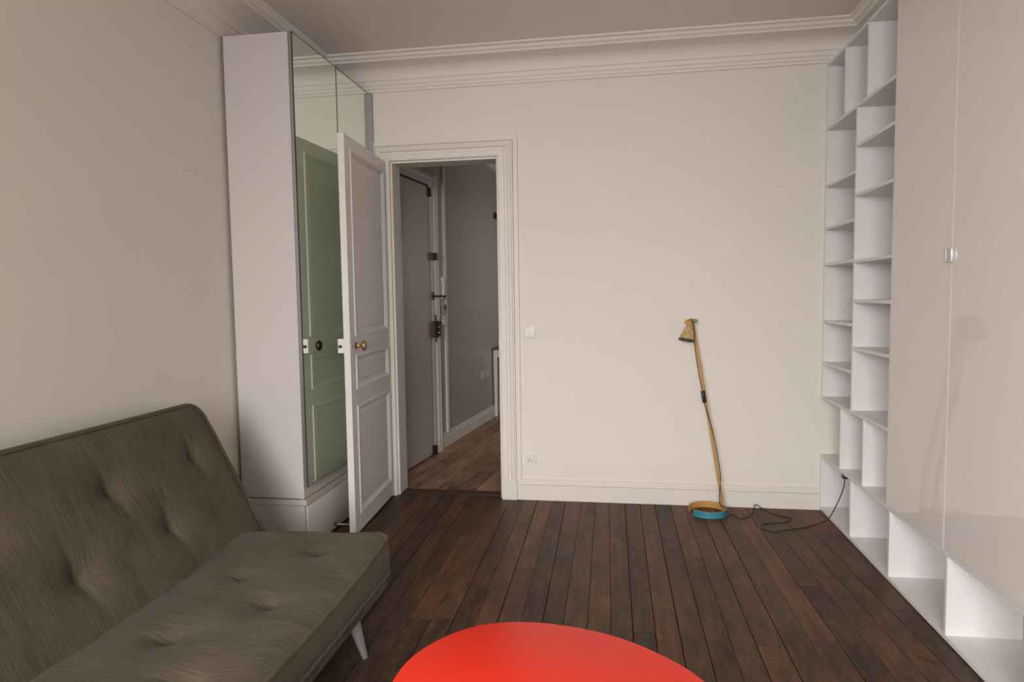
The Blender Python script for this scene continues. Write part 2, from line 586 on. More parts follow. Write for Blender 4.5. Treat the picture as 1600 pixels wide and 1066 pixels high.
for i in range(len(E39) - 1):
    ys = sorted(JOINTS.get(i, []), reverse=True)
    y = ys[-1] if ys else None
    if not ys:
        ys = [random.uniform(2.3, 3.6)] if (E39[i] < -0.5 or random.random() < 0.4) and E39[i] < 0.9 else []
    y = ys[-1] if ys else YEND - random.uniform(0.3, 0.6)
    if not ys:
        y = random.uniform(1.5, 2.0); ys = [y]
    while y > YR:
        y -= random.uniform(0.8, 1.5)
        ys.append(max(y, YR))
    cuts = [YEND] + ys
    gl = random.choice([0.0003, 0.0006, 0.0010, 0.0016, 0.0024])
    for a, b_ in zip(cuts[:-1], cuts[1:]):
        if a - b_ < 0.03:
            continue
        g = gl + random.uniform(0, 0.0006)
        x0, x1 = edge_x(i, a), edge_x(i, b_)
        x2, x3 = edge_x(i + 1, b_), edge_x(i + 1, a)
        dz = random.uniform(-0.0008, 0.0004)
        plank(floor, [(x1 + 0.0008, b_ + 0.0006), (x2 - g, b_ + 0.0006), (x3 - g, a - 0.0006), (x0 + 0.0008, a - 0.0006)], -0.021, dz, M_PLANK)

# ------------------------------------------------------------------ hall beyond the doorway
def hx(y):
    return -1.511 + 0.11 * (y - 4.388)


HY0, HY1, HXR = D + WT, 9.0, 0.35
MH = Matrix.Rotation(-math.atan(0.11), 4, 'Z')       # hall wall frame: +x off the wall, +y along it
MH = Matrix.Translation((hx(4.388), 4.388, 0)) @ MH
SH = math.hypot(1, 0.11)


def hs(y):
    return (y - 4.388) * SH


for ya, yb in ((HY0 - 0.1, 6.55), (6.55, 6.95), (6.95, HY1 + 0.1)):
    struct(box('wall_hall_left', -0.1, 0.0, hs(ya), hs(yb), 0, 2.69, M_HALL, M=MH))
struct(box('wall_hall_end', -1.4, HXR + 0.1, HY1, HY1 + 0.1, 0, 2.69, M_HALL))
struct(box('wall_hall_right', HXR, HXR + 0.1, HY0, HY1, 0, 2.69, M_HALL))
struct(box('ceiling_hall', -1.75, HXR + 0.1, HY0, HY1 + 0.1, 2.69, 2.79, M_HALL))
struct(prism('trim_2', [(0.0, 2.57), (0.012, 2.57), (0.018, 2.60), (0.06, 2.65), (0.09, 2.655), (0.10, 2.69), (0.0, 2.69)], 1, hs(HY0), hs(HY1), M_TRIM)).matrix_basis = MH
hfloor = struct(box('floor_hall', -1.75, HXR + 0.1, D + 0.05, HY1 + 0.1, -0.06, -0.0105, M_SUB))
random.seed(21)
tw = math.atan(0.11)
# laminate boards run along the hall
row_w = 0.13
for k in range(-1, 13):
    s0 = k * row_w
    y = D + 0.125 - random.uniform(0, 0.7)
    while y < 8.2:
        y2 = y + random.uniform(0.7, 1.15)
        a, b_ = max(y, D + 0.125), y2
        if b_ - a > 0.05:
            lo = lambda yy: hx(yy) + s0
            pts = [(lo(a), a), (lo(a) + row_w - 0.0008, a), (lo(b_) + row_w - 0.0008, b_ - 0.0008), (lo(b_), b_ - 0.0008)]
            if pts[0][0] < HXR:
                plank(hfloor, pts, -0.010, 0.0, M_LAM)
        y = y2
struct(box('trim_3', OX0 - 0.02, OX1, D + 0.046, D + 0.124, -0.012, 0.006, M_THRESH, bev=0.003))   # threshold bar

# ------------------------------------------------------------------ doorway trim: architrave, stops, skirting
def architrave(name):
    # profile: (distance outwards from the opening edge, distance proud of the wall)
    pr = [(0.0, 0.0), (0.0, 0.018), (0.008, 0.022), (0.038, 0.022), (0.042, 0.014), (0.052, 0.014), (0.056, 0.026), (0.066, 0.03), (0.078, 0.026),
          (0.082, 0.018), (0.088, 0.018), (0.0885, 0.001), (0.092, 0.001), (0.0925, 0.014), (0.118, 0.014), (0.121, 0.0)]
    path = [(OX1, 0.0, 1, 0), (OX1, OZ, 1, 1), (OX0, OZ, -1, 1), (OX0, 0.0, -1, 0)]
    vs, fs = [], []
    n = len(pr)
    for x, z, sx, sz in path:
        for d, p in pr:
            vs.append((x + sx * d, D - p, z + sz * d))
    for a in range(3):
        for i in range(n - 1):
            fs.append([a * n + i, a * n + i + 1, (a + 1) * n + i + 1, (a + 1) * n + i])
    fs += [list(range(n)), [3 * n + i for i in range(n)]]
    return struct(mesh_obj(name, vs, fs, M_TRIM, None, 20))


arch = architrave('trim_4')
box('plinth_block', OX1 - 0.001, OX1 + 0.094, D - 0.033, D - 0.001, 0, 0.115, M_TRIM, arch, bev=0.003)
# jamb lining with its stop, and the soffit
jl = struct(box('trim_5', OX0 - 0.001, OX0 + 0.012, D + 0.002, D + WT + 0.01, 0, OZ, M_TRIM, bev=0.002))
jr = struct(box('trim_6', OX1 - 0.012, OX1 + 0.001, D + 0.002, D + WT + 0.01, 0, OZ, M_TRIM, bev=0.002))
js = struct(box('trim_7', OX0 + 0.012, OX1 - 0.012, D + 0.002, D + WT + 0.01, OZ - 0.012, OZ + 0.001, M_TRIM, bev=0.002))
strike = thing('strike_plate', 'white painted strike plate let into the door frame beside the light switch', 'strike plate', (OX1 + 0.006, D - 0.02, 0.96))
box('plate', OX1 - 0.003, OX1 + 0.030, D - 0.0262, D - 0.0222, 0.925, 0.995, M_TRIM, strike, bev=0.001)
box('keeper', OX1 - 0.006, OX1 + 0.004, D - 0.028, D - 0.02, 0.93, 0.99, M_PLASTIC, strike, bev=0.001)

BX0, BX1 = OX1 + 0.095, 1.157
bb = struct(prism('baseboard_back', [(D - 0.001, 0.001), (D - 0.02, 0.001), (D - 0.02, 0.094), (D - 0.011, 0.096), (D - 0.011, 0.0995), (D - 0.0185, 0.1), (D - 0.0175, 0.120), (D - 0.010, 0.128), (D - 0.001, 0.128)], 0, BX0, BX1, M_TRIM))
struct(prism('baseboard_left', [(XL + 0.001, 0.001), (XL + 0.018, 0.001), (XL + 0.018, 0.10), (XL + 0.010, 0.118), (XL + 0.001, 0.118)], 1, YR + 0.02, 2.93, M_TRIM))

# ------------------------------------------------------------------ room door, standing open
hA, hB = Vector((-1.39, 3.905, 0)), Vector((-1.343, 3.16, 0))
du = (hB - hA).normalized()
dw = Vector((0, 0, 1)).cross(du)
if dw.x < 0:
    dw = -dw
# local frame: x = +w (visible white face side), y = -u ... keep right-handed: x=dw, y=u?, z up
MD = Matrix(((dw.x, du.x, 0, hA.x), (dw.y, du.y, 0, hA.y), (0, 0, 1, 0), (0, 0, 0, 1)))
if MD.to_3x3().determinant() < 0:
    MD = Matrix(((dw.x, -du.x, 0, hB.x), (dw.y, -du.y, 0, hB.y), (0, 0, 1, 0), (0, 0, 0, 1)))
    LD = (hB - hA).length
    U = lambda u: LD - u
else:
    LD = (hB - hA).length
    U = lambda u: u
TD = 0.034
door = bpy.data.objects.new('door_1', None)
door.location = hA
door['label'] = 'white panelled room door standing open, its reverse painted sage green'
door['category'] = 'door'
door['kind'] = 'structure'
COL.objects.link(door)


def dbox(name, u0, u1, z0, z1, w0, w1, mat=M_DOOR, back=M_GREEN, parent=door, bev=0.0015):
    a, b_ = sorted((U(u0), U(u1)))
    return box(name, w0, w1, a, b_, z0, z1, mat, parent, bev, 1, MD, back)


Z0, Z1 = 0.014, 2.085
SU0, SU1 = 0.075, 0.662
dbox('stile', 0.0, SU0, Z0, Z1, -TD, 0)
dbox('stile', SU1, LD, Z0, Z1, -TD, 0)
RAILS = [(Z0, 0.112), (0.682, 0.778), (0.952, 1.06), (2.015, Z1)]
for a, b_ in RAILS:
    dbox('rail', SU0, SU1, a, b_, -TD, 0)


def door_panel(z0, z1):
    p = dbox('panel', SU0, SU1, z0, z1, -0.024, -0.010, bev=0)
    for side, mat in ((1, M_DOOR), (-1, M_GREEN)):
        # moulding ring: profile (distance inwards, height over the leaf's face)
        pr = [(-0.006, 0.0), (-0.004, 0.005), (0.004, 0.006), (0.010, 0.001), (0.018, -0.004), (0.021, -0.004), (0.024, -0.0102)]
        vs, fs = [], []
        for d, h in pr:
            w = h if side > 0 else -TD - h
            for u, z in ((SU0 + d, z0 + d), (SU1 - d, z0 + d), (SU1 - d, z1 - d), (SU0 + d, z1 - d)):
                vs.append((w, U(u), z))
        for i in range(len(pr) - 1):
            for k in range(4):
                m = (k + 1) % 4
                fs.append([i * 4 + k, i * 4 + m, (i + 1) * 4 + m, (i + 1) * 4 + k])
        o = mesh_obj('moulding', vs, fs, mat, p, 25, M=MD)
        # raised field
        q = 0.034
        h0, h1 = (-0.010, -0.006) if side > 0 else (-0.024, -0.028)
        vs = []
        for d, h in ((q, h0), (q + 0.012, h1)):
            for u, z in ((SU0 + d, z0 + d), (SU1 - d, z0 + d), (SU1 - d, z1 - d), (SU0 + d, z1 - d)):
                vs.append((h, U(u), z))
        fs = [[0, 1, 5, 4], [1, 2, 6, 5], [2, 3, 7, 6], [3, 0, 4, 7], [4, 5, 6, 7]]
        mesh_obj('field', vs, fs, mat, p, M=MD)
    return p


for a, b_ in ((0.112, 0.682), (0.778, 0.952), (1.06, 2.015)):
    door_panel(a, b_)


def knob(u, z, side, mat):
    org = MD @ Vector((0.0 if side > 0 else -TD, U(u), z))
    zd = (MD.to_3x3() @ Vector((side, 0, 0)))
    k = lathe('knob', [(0.0, 0.0), (0.017, 0.0), (0.018, 0.004), (0.010, 0.007), (0.007, 0.012), (0.007, 0.028), (0.012, 0.033), (0.022, 0.038), (0.025, 0.046), (0.022, 0.054), (0.012, 0.059), (0.0, 0.06)], mat, door, 24, frame_to(org, zd))
    k['label'] = 'brass knob' if side > 0 else 'dark bronze knob'
    k.scale = (1.12, 0.86, 1)
    return k


knob(0.665, 1.005, 1, M_BRASS)
knob(0.655, 1.005, -1, M_DARKBRASS)
esc = dbox('keyhole_plate', 0.722, 0.738, 0.985, 1.028, 0.0, 0.002, M_TRIM, None)
box('keyhole', 0.0018, 0.0026, U(0.730) - 0.002, U(0.730) + 0.002, 0.998, 1.008, M_GAP, esc, M=MD)
lk = dbox('rim_lock', 0.655, LD - 0.001, 0.972, 1.045, -TD - 0.032, -TD, M_TRIM, M_GREEN)
dbox('latch_bolt', LD - 0.002, LD + 0.012, 1.0, 1.014, -TD - 0.024, -TD - 0.01, M_DARKBRASS, None, lk)
# door stop: rod with a rubber tip at the foot of the green face
so = MD @ Vector((-TD, U(0.70), 0.055))
sd = MD.to_3x3() @ Vector((-1, 0, 0))
st = lathe('door_stop', [(0, 0), (0.012, 0), (0.012, 0.004), (0.005, 0.006), (0.005, 0.086), (0, 0.086)], M_CHROME, door, 16, frame_to(so, sd))
lathe('rubber_tip', [(0, 0.086), (0.009, 0.086), (0.010, 0.091), (0.008, 0.097), (0, 0.098)], M_BLACK, st, 16, frame_to(so, sd))
for z in (0.25, 1.05, 1.85):
    tube('hinge', [MD @ Vector((0.004, U(-0.004), z - 0.05)), MD @ Vector((0.004, U(-0.004), z + 0.05))], 0.006, M_DOOR, door, 10)

# ------------------------------------------------------------------ entry door in the hall wall
ed = bpy.data.objects.new('door_2', None)
ed.location = (hx(4.5), 4.5, 0)
ed['label'] = 'flat pale entry door seen through the doorway, with blackened locks'
ed['category'] = 'door'
ed['kind'] = 'structure'
COL.objects.link(ed)
E0, E1 = hs(4.10), hs(4.945)
box('leaf', 0.004, 0.023, E0, E1, 0.012, 2.108, M_ENTRY, ed, 0.002, 1, MH)
box('shadow_gap', 0.0003, 0.0035, E0, E1, 0.002, 2.107, M_GAP, ed, M=MH)
box('gap_shade', 0.0005, 0.0215, E1 + 0.0003, E1 + 0.0137, 0.002, 2.12, M_GAP, ed, M=MH)  # solid dark strip filling the gap, its shade given as colour
box('head_gap_shade', 0.0005, 0.018, E0, E1, 2.1085, 2.1215, M_GAP, ed, M=MH)  # dark strip painting the shade of the gap above the leaf
fr = box('frame', 0.001, 0.024, E1 + 0.014, hs(5.045), 0.0, 2.122, M_TRIM, ed, 0.002, 1, MH)
box('head_frame', 0.001, 0.024, E0, hs(5.045), 2.122, 2.165, M_TRIM, ed, 0.002, 1, MH)
prism('casing', [(0.001, hs(5.045)), (0.03, hs(5.045)), (0.035, hs(5.06)), (0.030, hs(5.085)), (0.036, hs(5.10)), (0.030, hs(5.13)), (0.018, hs(5.15)), (0.001, hs(5.155))], 2, 0.0, 2.22, M_TRIM, ed).matrix_basis = MH
o = prism('head_casing', [(0.001, 2.165), (0.030, 2.165), (0.036, 2.18), (0.03, 2.20), (0.018, 2.22), (0.001, 2.22)], 1, E0, hs(5.046), M_TRIM, ed)
o.matrix_basis = MH


def hall_part(name, x0, x1, y0, y1, z0, z1, mat, parent, bev=0.002):
    return box(name, x0, x1, hs(y0), hs(y1), z0, z1, mat, parent, bev, 1, MH)


lc = hall_part('lock_case', 0.0245, 0.070, 4.962, 5.035, 0.94, 1.065, M_DARKBRASS, ed)
hall_part('lock_keeper', 0.0235, 0.062, 4.915, 4.943, 0.945, 1.06, M_OLDBRASS, ed)
for z in (0.975, 1.02):
    lathe('screw', [(0, 0), (0.006, 0), (0.005, 0.003), (0, 0.0035)], M_CHROME, lc, 10, MH @ frame_to((0.070, hs(4.998), z), (1, 0, 0)))
tube('lock_rod', [MH @ Vector((0.05, hs(4.975), 1.06)), MH @ Vector((0.05, hs(4.975), 1.115))], 0.006, M_DARKBRASS, ed)
tube('lock_rod', [MH @ Vector((0.05, hs(4.975), 0.90)), MH @ Vector((0.05, hs(4.975), 0.945))], 0.006, M_DARKBRASS, ed)
uc = hall_part('upper_lock', 0.0245, 0.066, 4.962, 5.01, 1.545, 1.60, M_DARKBRASS, ed)
hall_part('upper_keeper', 0.0235, 0.055, 4.92, 4.943, 1.545, 1.60, M_OLDBRASS, ed)
hall_part('top_bolt', 0.0235, 0.048, 4.925, 4.944, 2.03, 2.10, M_DARKBRASS, ed)
hall_part('top_keeper', 0.024, 0.055, 4.93, 4.96, 2.125, 2.15, M_PLASTIC, ed)
hall_part('foot_bolt', 0.0235, 0.055, 4.915, 4.944, 0.012, 0.085, M_DARKBRASS, ed)
rose = hall_part('handle_rose', 0.0245, 0.04, 4.962, 4.985, 1.235, 1.295, M_OLDBRASS, ed)
tube('lever', [MH @ Vector((0.04, hs(4.974), 1.262)), MH @ Vector((0.085, hs(4.974), 1.262)), MH @ Vector((0.10, hs(4.985), 1.262)), MH @ Vector((0.102, hs(5.07), 1.26))], 0.0075, M_DARKBRASS, ed, 10)

bh = struct(prism('baseboard_hall', [(0.0005, 0.001), (0.018, 0.001), (0.018, 0.085), (0.013, 0.09), (0.013, 0.112), (0.007, 0.118), (0.0005, 0.118)], 1, hs(5.157), hs(HY1 - 0.01), M_TRIM))
bh.matrix_basis = MH
tr = struct(prism('trim_8', [(0.0005, hs(5.285)), (0.012, hs(5.285)), (0.017, hs(5.295)), (0.017, hs(5.33)), (0.012, hs(5.34)), (0.0005, hs(5.34))], 2, 0.119, 2.568, M_TRIM))
tr.matrix_basis = MH

ic = thing('intercom', 'white entryphone handset with its cord on the wall beside the entry door', 'intercom', MH @ Vector((0.0, hs(5.20), 1.3)))
hall_part('mounting_plate', 0.0005, 0.014, 5.165, 5.245, 1.235, 1.42, M_PLASTIC, ic, 0.004)
hp = tube('handset', [MH @ Vector(v) for v in ((0.022, hs(5.19), 1.41), (0.034, hs(5.19), 1.395), (0.04, hs(5.19), 1.33), (0.034, hs(5.19), 1.262), (0.022, hs(5.19), 1.245))], [0.016, 0.018, 0.012, 0.018, 0.016], M_PLASTIC, ic, 12)
tube('handset_cord', catmull([MH @ Vector(v) for v in ((0.022, hs(5.18), 1.243), (0.03, hs(5.165), 1.17), (0.03, hs(5.17), 1.09), (0.028, hs(5.205), 1.075), (0.02, hs(5.225), 1.14), (0.01, hs(5.23), 1.24))], 6), 0.003, M_PLASTIC, ic, 6)
th = thing('thermostat', 'small grey wall control with a dark display above a white box', 'thermostat', MH @ Vector((0.0, hs(5.25), 1.16)))
tb = hall_part('body', 0.0005, 0.026, 5.222, 5.28, 1.115, 1.195, M_GREYPL, th, 0.004)
hall_part('display', 0.026, 0.0275, 5.232, 5.270, 1.155, 1.187, M_BLACK, th, 0)
jb = thing('junction_box', 'small white plastic box under the grey wall control in the hall', 'box', MH @ Vector((0.0, hs(5.24), 1.05)))
hall_part('housing', 0.0005, 0.028, 5.215, 5.275, 1.02, 1.10, M_PLASTIC, jb, 0.004)
hall_part('cover', 0.028, 0.031, 5.222, 5.268, 1.027, 1.093, M_PLASTIC, jb, 0.001)

# triple socket low on the hall wall
hsck = thing('triple_socket', 'white triple power socket low on the hall wall before the narrow table', 'socket', MH @ Vector((0, hs(6.38), 0.48)))
hall_part('plate', 0.0005, 0.008, 6.25, 6.50, 0.44, 0.52, M_HPLAS, hsck, 0.002)
for y in (6.292, 6.375, 6.458):
    c = lathe('socket', [(0.024, 0.0), (0.024, 0.003), (0.020, 0.003), (0.019, -0.0), (0.0, -0.0)], M_HPLAS, hsck, 18, MH @ frame_to((0.008, hs(y), 0.48), (1, 0, 0)))
    lathe('pin_hole', [(0, 0.0005), (0.004, 0.0005), (0.004, 0.0012), (0, 0.0012)], M_GAP, c, 8, MH @ frame_to((0.008, hs(y), 0.48), (1, 0, 0)))

rail = thing('coat_rail', 'black wall rail high on the hall wall above the narrow table', 'rail', MH @ Vector((0, hs(6.8), 2.09)))
hall_part('bar', 0.022, 0.05, 6.74, 7.6, 2.06, 2.12, M_BLACK, rail, 0.003)
for y in (6.80, 7.5):
    hall_part('bracket', 0.0005, 0.022, y, y + 0.03, 2.07, 2.11, M_BLACK, rail, 0.001)

ht = thing('hall_table', 'narrow white table with a brown wooden top against the hall wall', 'table', (-0.95, 6.9, 0))
TX0, TX1, TY0, TY1 = -1.25, -0.62, 6.62, 6.9
box('top', TX0 - 0.012, TX1 + 0.01, TY0 - 0.012, TY1 + 0.01, 0.70, 0.722, M_TTOP, ht, 0.003)
apr = [('apron', TX0 + 0.04, TX1 - 0.04, TY0 + 0.006, TY0 + 0.026), ('apron', TX0 + 0.04, TX1 - 0.04, TY1 - 0.026, TY1 - 0.006),
       ('apron', TX0 + 0.006, TX0 + 0.026, TY0 + 0.04, TY1 - 0.04), ('apron', TX1 - 0.026, TX1 - 0.006, TY0 + 0.04, TY1 - 0.04)]
for nm, a, b_, c, d in apr:
    box(nm, a, b_, c, d, 0.625, 0.70, M_DOOR, ht, 0.001)
for x, y in ((TX0, TY0), (TX1 - 0.04, TY0), (TX0, TY1 - 0.04), (TX1 - 0.04, TY1 - 0.04)):
    t = 0.007
    vs = [(x + t, y + t, 0.0), (x + 0.04 - t, y + t, 0), (x + 0.04 - t, y + 0.04 - t, 0), (x + t, y + 0.04 - t, 0),
          (x, y, 0.6), (x + 0.04, y, 0.6), (x + 0.04, y + 0.04, 0.6), (x, y + 0.04, 0.6), (x, y, 0.70), (x + 0.04, y, 0.70), (x + 0.04, y + 0.04, 0.70), (x, y + 0.04, 0.70)]
    fs = [[3, 2, 1, 0], [8, 9, 10, 11]] + [[b + k, b + (k + 1) % 4, b + 4 + (k + 1) % 4, b + 4 + k] for b in (0, 4) for k in range(4)]
    mesh_obj('leg', vs, fs, M_DOOR, ht)

# ------------------------------------------------------------------ switch and socket on the back wall
sw = thing('light_switch', 'white double light switch on the back wall beside the doorway', 'switch', (-0.515, D, 1.028))
box('plate', -0.552, -0.478, D - 0.009, D - 0.0005, 0.992, 1.066, M_PLASTIC, sw, 0.003, 2)
for a, b_ in ((-0.537, -0.5155), (-0.5145, -0.493)):
    box('rocker', a, b_, D - 0.012, D - 0.009, 1.008, 1.050, M_PLASTIC, sw, 0.001)
so = thing('wall_socket', 'white round-holed power socket low on the back wall beside the doorway', 'socket', (-0.52, D, 0.243))
ring_wall('plate', -0.559, -0.483, 0.205, 0.281, -0.545, -0.497, 0.219, 0.267, D - 0.010, D - 0.0005, M_PLASTIC, so)
rec = lathe('recess', [(0.0, 0.0), (0.030, 0.0), (0.030, 0.0085), (0.0205, 0.0085), (0.0185, 0.003), (0.0, 0.003)], M_PLASTIC, so, 28, frame_to((-0.521, D - 0.0005, 0.243), (0, -1, 0)))
for dx, dz in ((-0.0095, 0.0), (0.0095, 0.0)):
    lathe('pin_hole', [(0, 0.003), (0.0035, 0.003), (0.0035, 0.0036), (0, 0.0036)], M_GAP, rec, 12, frame_to((-0.521 + dx, D - 0.0005, 0.239 + dz), (0, -1, 0)))
lathe('earth_pin', [(0, 0.003), (0.0028, 0.003), (0.0028, 0.009), (0, 0.0095)], M_DARKBRASS, rec, 12, frame_to((-0.521, D - 0.0005, 0.252), (0, -1, 0)))

# ------------------------------------------------------------------ wardrobe with mirror doors
wd = thing('mirrored_wardrobe', 'tall white wardrobe with two mirror doors in the corner beside the doorway', 'wardrobe', (-1.67, 3.42, 0))
CY0, CY1 = 2.94, 3.885
CX0, CX1 = -1.842, -1.512
ZB, ZT = 0.272, 2.505
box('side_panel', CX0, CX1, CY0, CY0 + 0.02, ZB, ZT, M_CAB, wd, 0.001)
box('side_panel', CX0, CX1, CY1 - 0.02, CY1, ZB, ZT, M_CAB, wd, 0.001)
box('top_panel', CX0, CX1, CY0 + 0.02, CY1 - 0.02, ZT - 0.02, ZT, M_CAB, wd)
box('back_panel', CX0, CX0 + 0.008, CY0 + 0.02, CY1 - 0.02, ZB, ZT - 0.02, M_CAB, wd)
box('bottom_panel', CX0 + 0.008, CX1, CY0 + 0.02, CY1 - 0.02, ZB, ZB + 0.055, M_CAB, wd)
box('raw_edge', CX1 - 0.02, CX1 + 0.0015, CY0 + 0.004, CY1, ZB - 0.0065, ZB - 0.0005, M_RAWEDGE, wd)
ZM = 0.332
for a, b_ in ((CY0 - 0.001, 3.4235), (3.4285, CY1 + 0.008)):
    dd = box('mirror_door', CX1 + 0.002, -1.494, a, b_, ZM, ZT, M_ALU, wd, 0.001)
    box('mirror', -1.4945, -1.4905, a + 0.003, b_ - 0.0005, ZM + 0.006, ZT - 0.003, M_MIRROR, dd)
    box('seam_edge', -1.494, -1.4895, a + 0.0, a + 0.003, ZM, ZT, M_GAP, dd)
    box('top_edge', -1.494, -1.4895, a + 0.003, b_, ZT - 0.003, ZT, M_GAP, dd)
    box('bottom_edge', -1.494, -1.4895, a + 0.003, b_, ZM, ZM + 0.006, M_ALU, dd)
box('filler_strip', -1.50, -1.466, D - 0.022, D - 0.002, 0.02, ZT - 0.004, M_FILL, wd, 0.001)
# base with its drawer front
box('base_top', CX0 + 0.002, CX1 + 0.010, CY0 + 0.003, CY1, 0.2365, 0.2652, M_CAB, wd, 0.001)
box('base_side', CX0 + 0.004, CX1 - 0.003, CY0 + 0.005, CY0 + 0.025, 0.0, 0.234, M_CAB, wd, 0.001)
box('base_side', CX0 + 0.004, CX1 - 0.003, CY1 - 0.02, CY1, 0.0, 0.239, M_CAB, wd, 0.001)
box('base_back', CX0 + 0.004, CX0 + 0.012, CY0 + 0.025, CY1 - 0.02, 0.0, 0.239, M_CAB, wd)
df = box('drawer_front', CX1 - 0.002, CX1 + 0.014, CY0 + 0.01, CY1, 0.012, 0.232, M_CAB, wd, 0.006, 2)
for y in (3.39, 3.70):
    lathe('knob', [(0, 0), (0.005, 0), (0.005, 0.014), (0.009, 0.018), (0.009, 0.024), (0, 0.025)], M_CHROME, df, 14, frame_to((CX1 + 0.014, y, 0.118), (1, 0, 0)))

# ------------------------------------------------------------------ bookcase along the right wall
bk = thing('wall_bookcase', 'white open bookcase with glossy greige doors covering the wall opposite the sofa', 'bookcase', (1.28, 2.45, 0))
BXF, BXB = 1.158, 1.407
BT = 0.016
Y_END = 1.02
YF = 3.908


def hboard(y0, y1, z0, name='shelf_board', t=BT):
    return box(name, BXF, BXB, y0, y1, z0, z0 + t, M_SHELF, bk, 0.0008)


def vboard(yc, z0, z1, name='divider', t=BT):
    return box(name, BXF, BXB, yc - t / 2, yc + t / 2, z0, z1, M_SHELF, bk, 0.0008)


hboard(Y_END, YF, 0.004, 'bottom_board', 0.018)
hboard(Y_END, YF, 0.309)
hboard(2.995, YF, 0.644)
hboard(2.995, YF, 2.137)
hboard(Y_END, YF, 2.484, 'top_board')
vboard(2.987, 0.325, 2.484)
vboard(3.900, 0.022, 0.309, 'side_panel')
vboard(3.900, 0.660, 2.137, 'side_panel')
vboard(3.900, 2.153, 2.484, 'side_panel')
vboard(3.440, 0.660, 2.137)
for y in (3.618, 3.313):
    vboard(y, 2.153, 2.484)
for y in (3.589, 3.275):
    vboard(y, 0.325, 0.644)
for y in (3.426, 2.956, 2.464, 1.984, 1.504, 1.028):
    vboard(y, 0.022, 0.309)
for z in (1.826, 1.594, 1.395, 1.077, 0.842):
    hboard(3.448, 3.892, z)
for z in (1.946, 1.709, 1.390, 1.196, 0.962):
    hboard(2.995, 3.432, z)
vboard(1.028, 0.325, 2.484, 'side_panel')
dsp = 2.976
for k in range(4):
    y1, y0 = dsp - k * 0.489, dsp - (k + 1) * 0.489 + 0.011
    d_ = box('glossy_door', BXF - 0.001, BXF + 0.017, y0, y1, 0.327, 2.482, M_GLOSS, bk, 0.001)
    if k < 3:
        box('edge_strip', BXF - 0.0015, BXF + 0.015, y0 - 0.0105, y0 - 0.0005, 0.327, 2.482, M_EDGE, d_)
    if k == 0:
        hd = box('door_pull', BXF - 0.013, BXF - 0.001, y0 - 0.027, y0 + 0.004, 1.347, 1.397, M_ALUL, d_, 0.003, 2)
        box('door_pull', BXF - 0.011, BXF - 0.001, y0 + 0.014, y0 + 0.022, 1.347, 1.397, M_ALUL, d_, 0.002, 2)

# ------------------------------------------------------------------ sofa bed
sf = thing('sofa', 'grey-brown tufted fabric sofa with button dimples against the long plain wall', 'sofa', (-1.3, 1.4, 0))


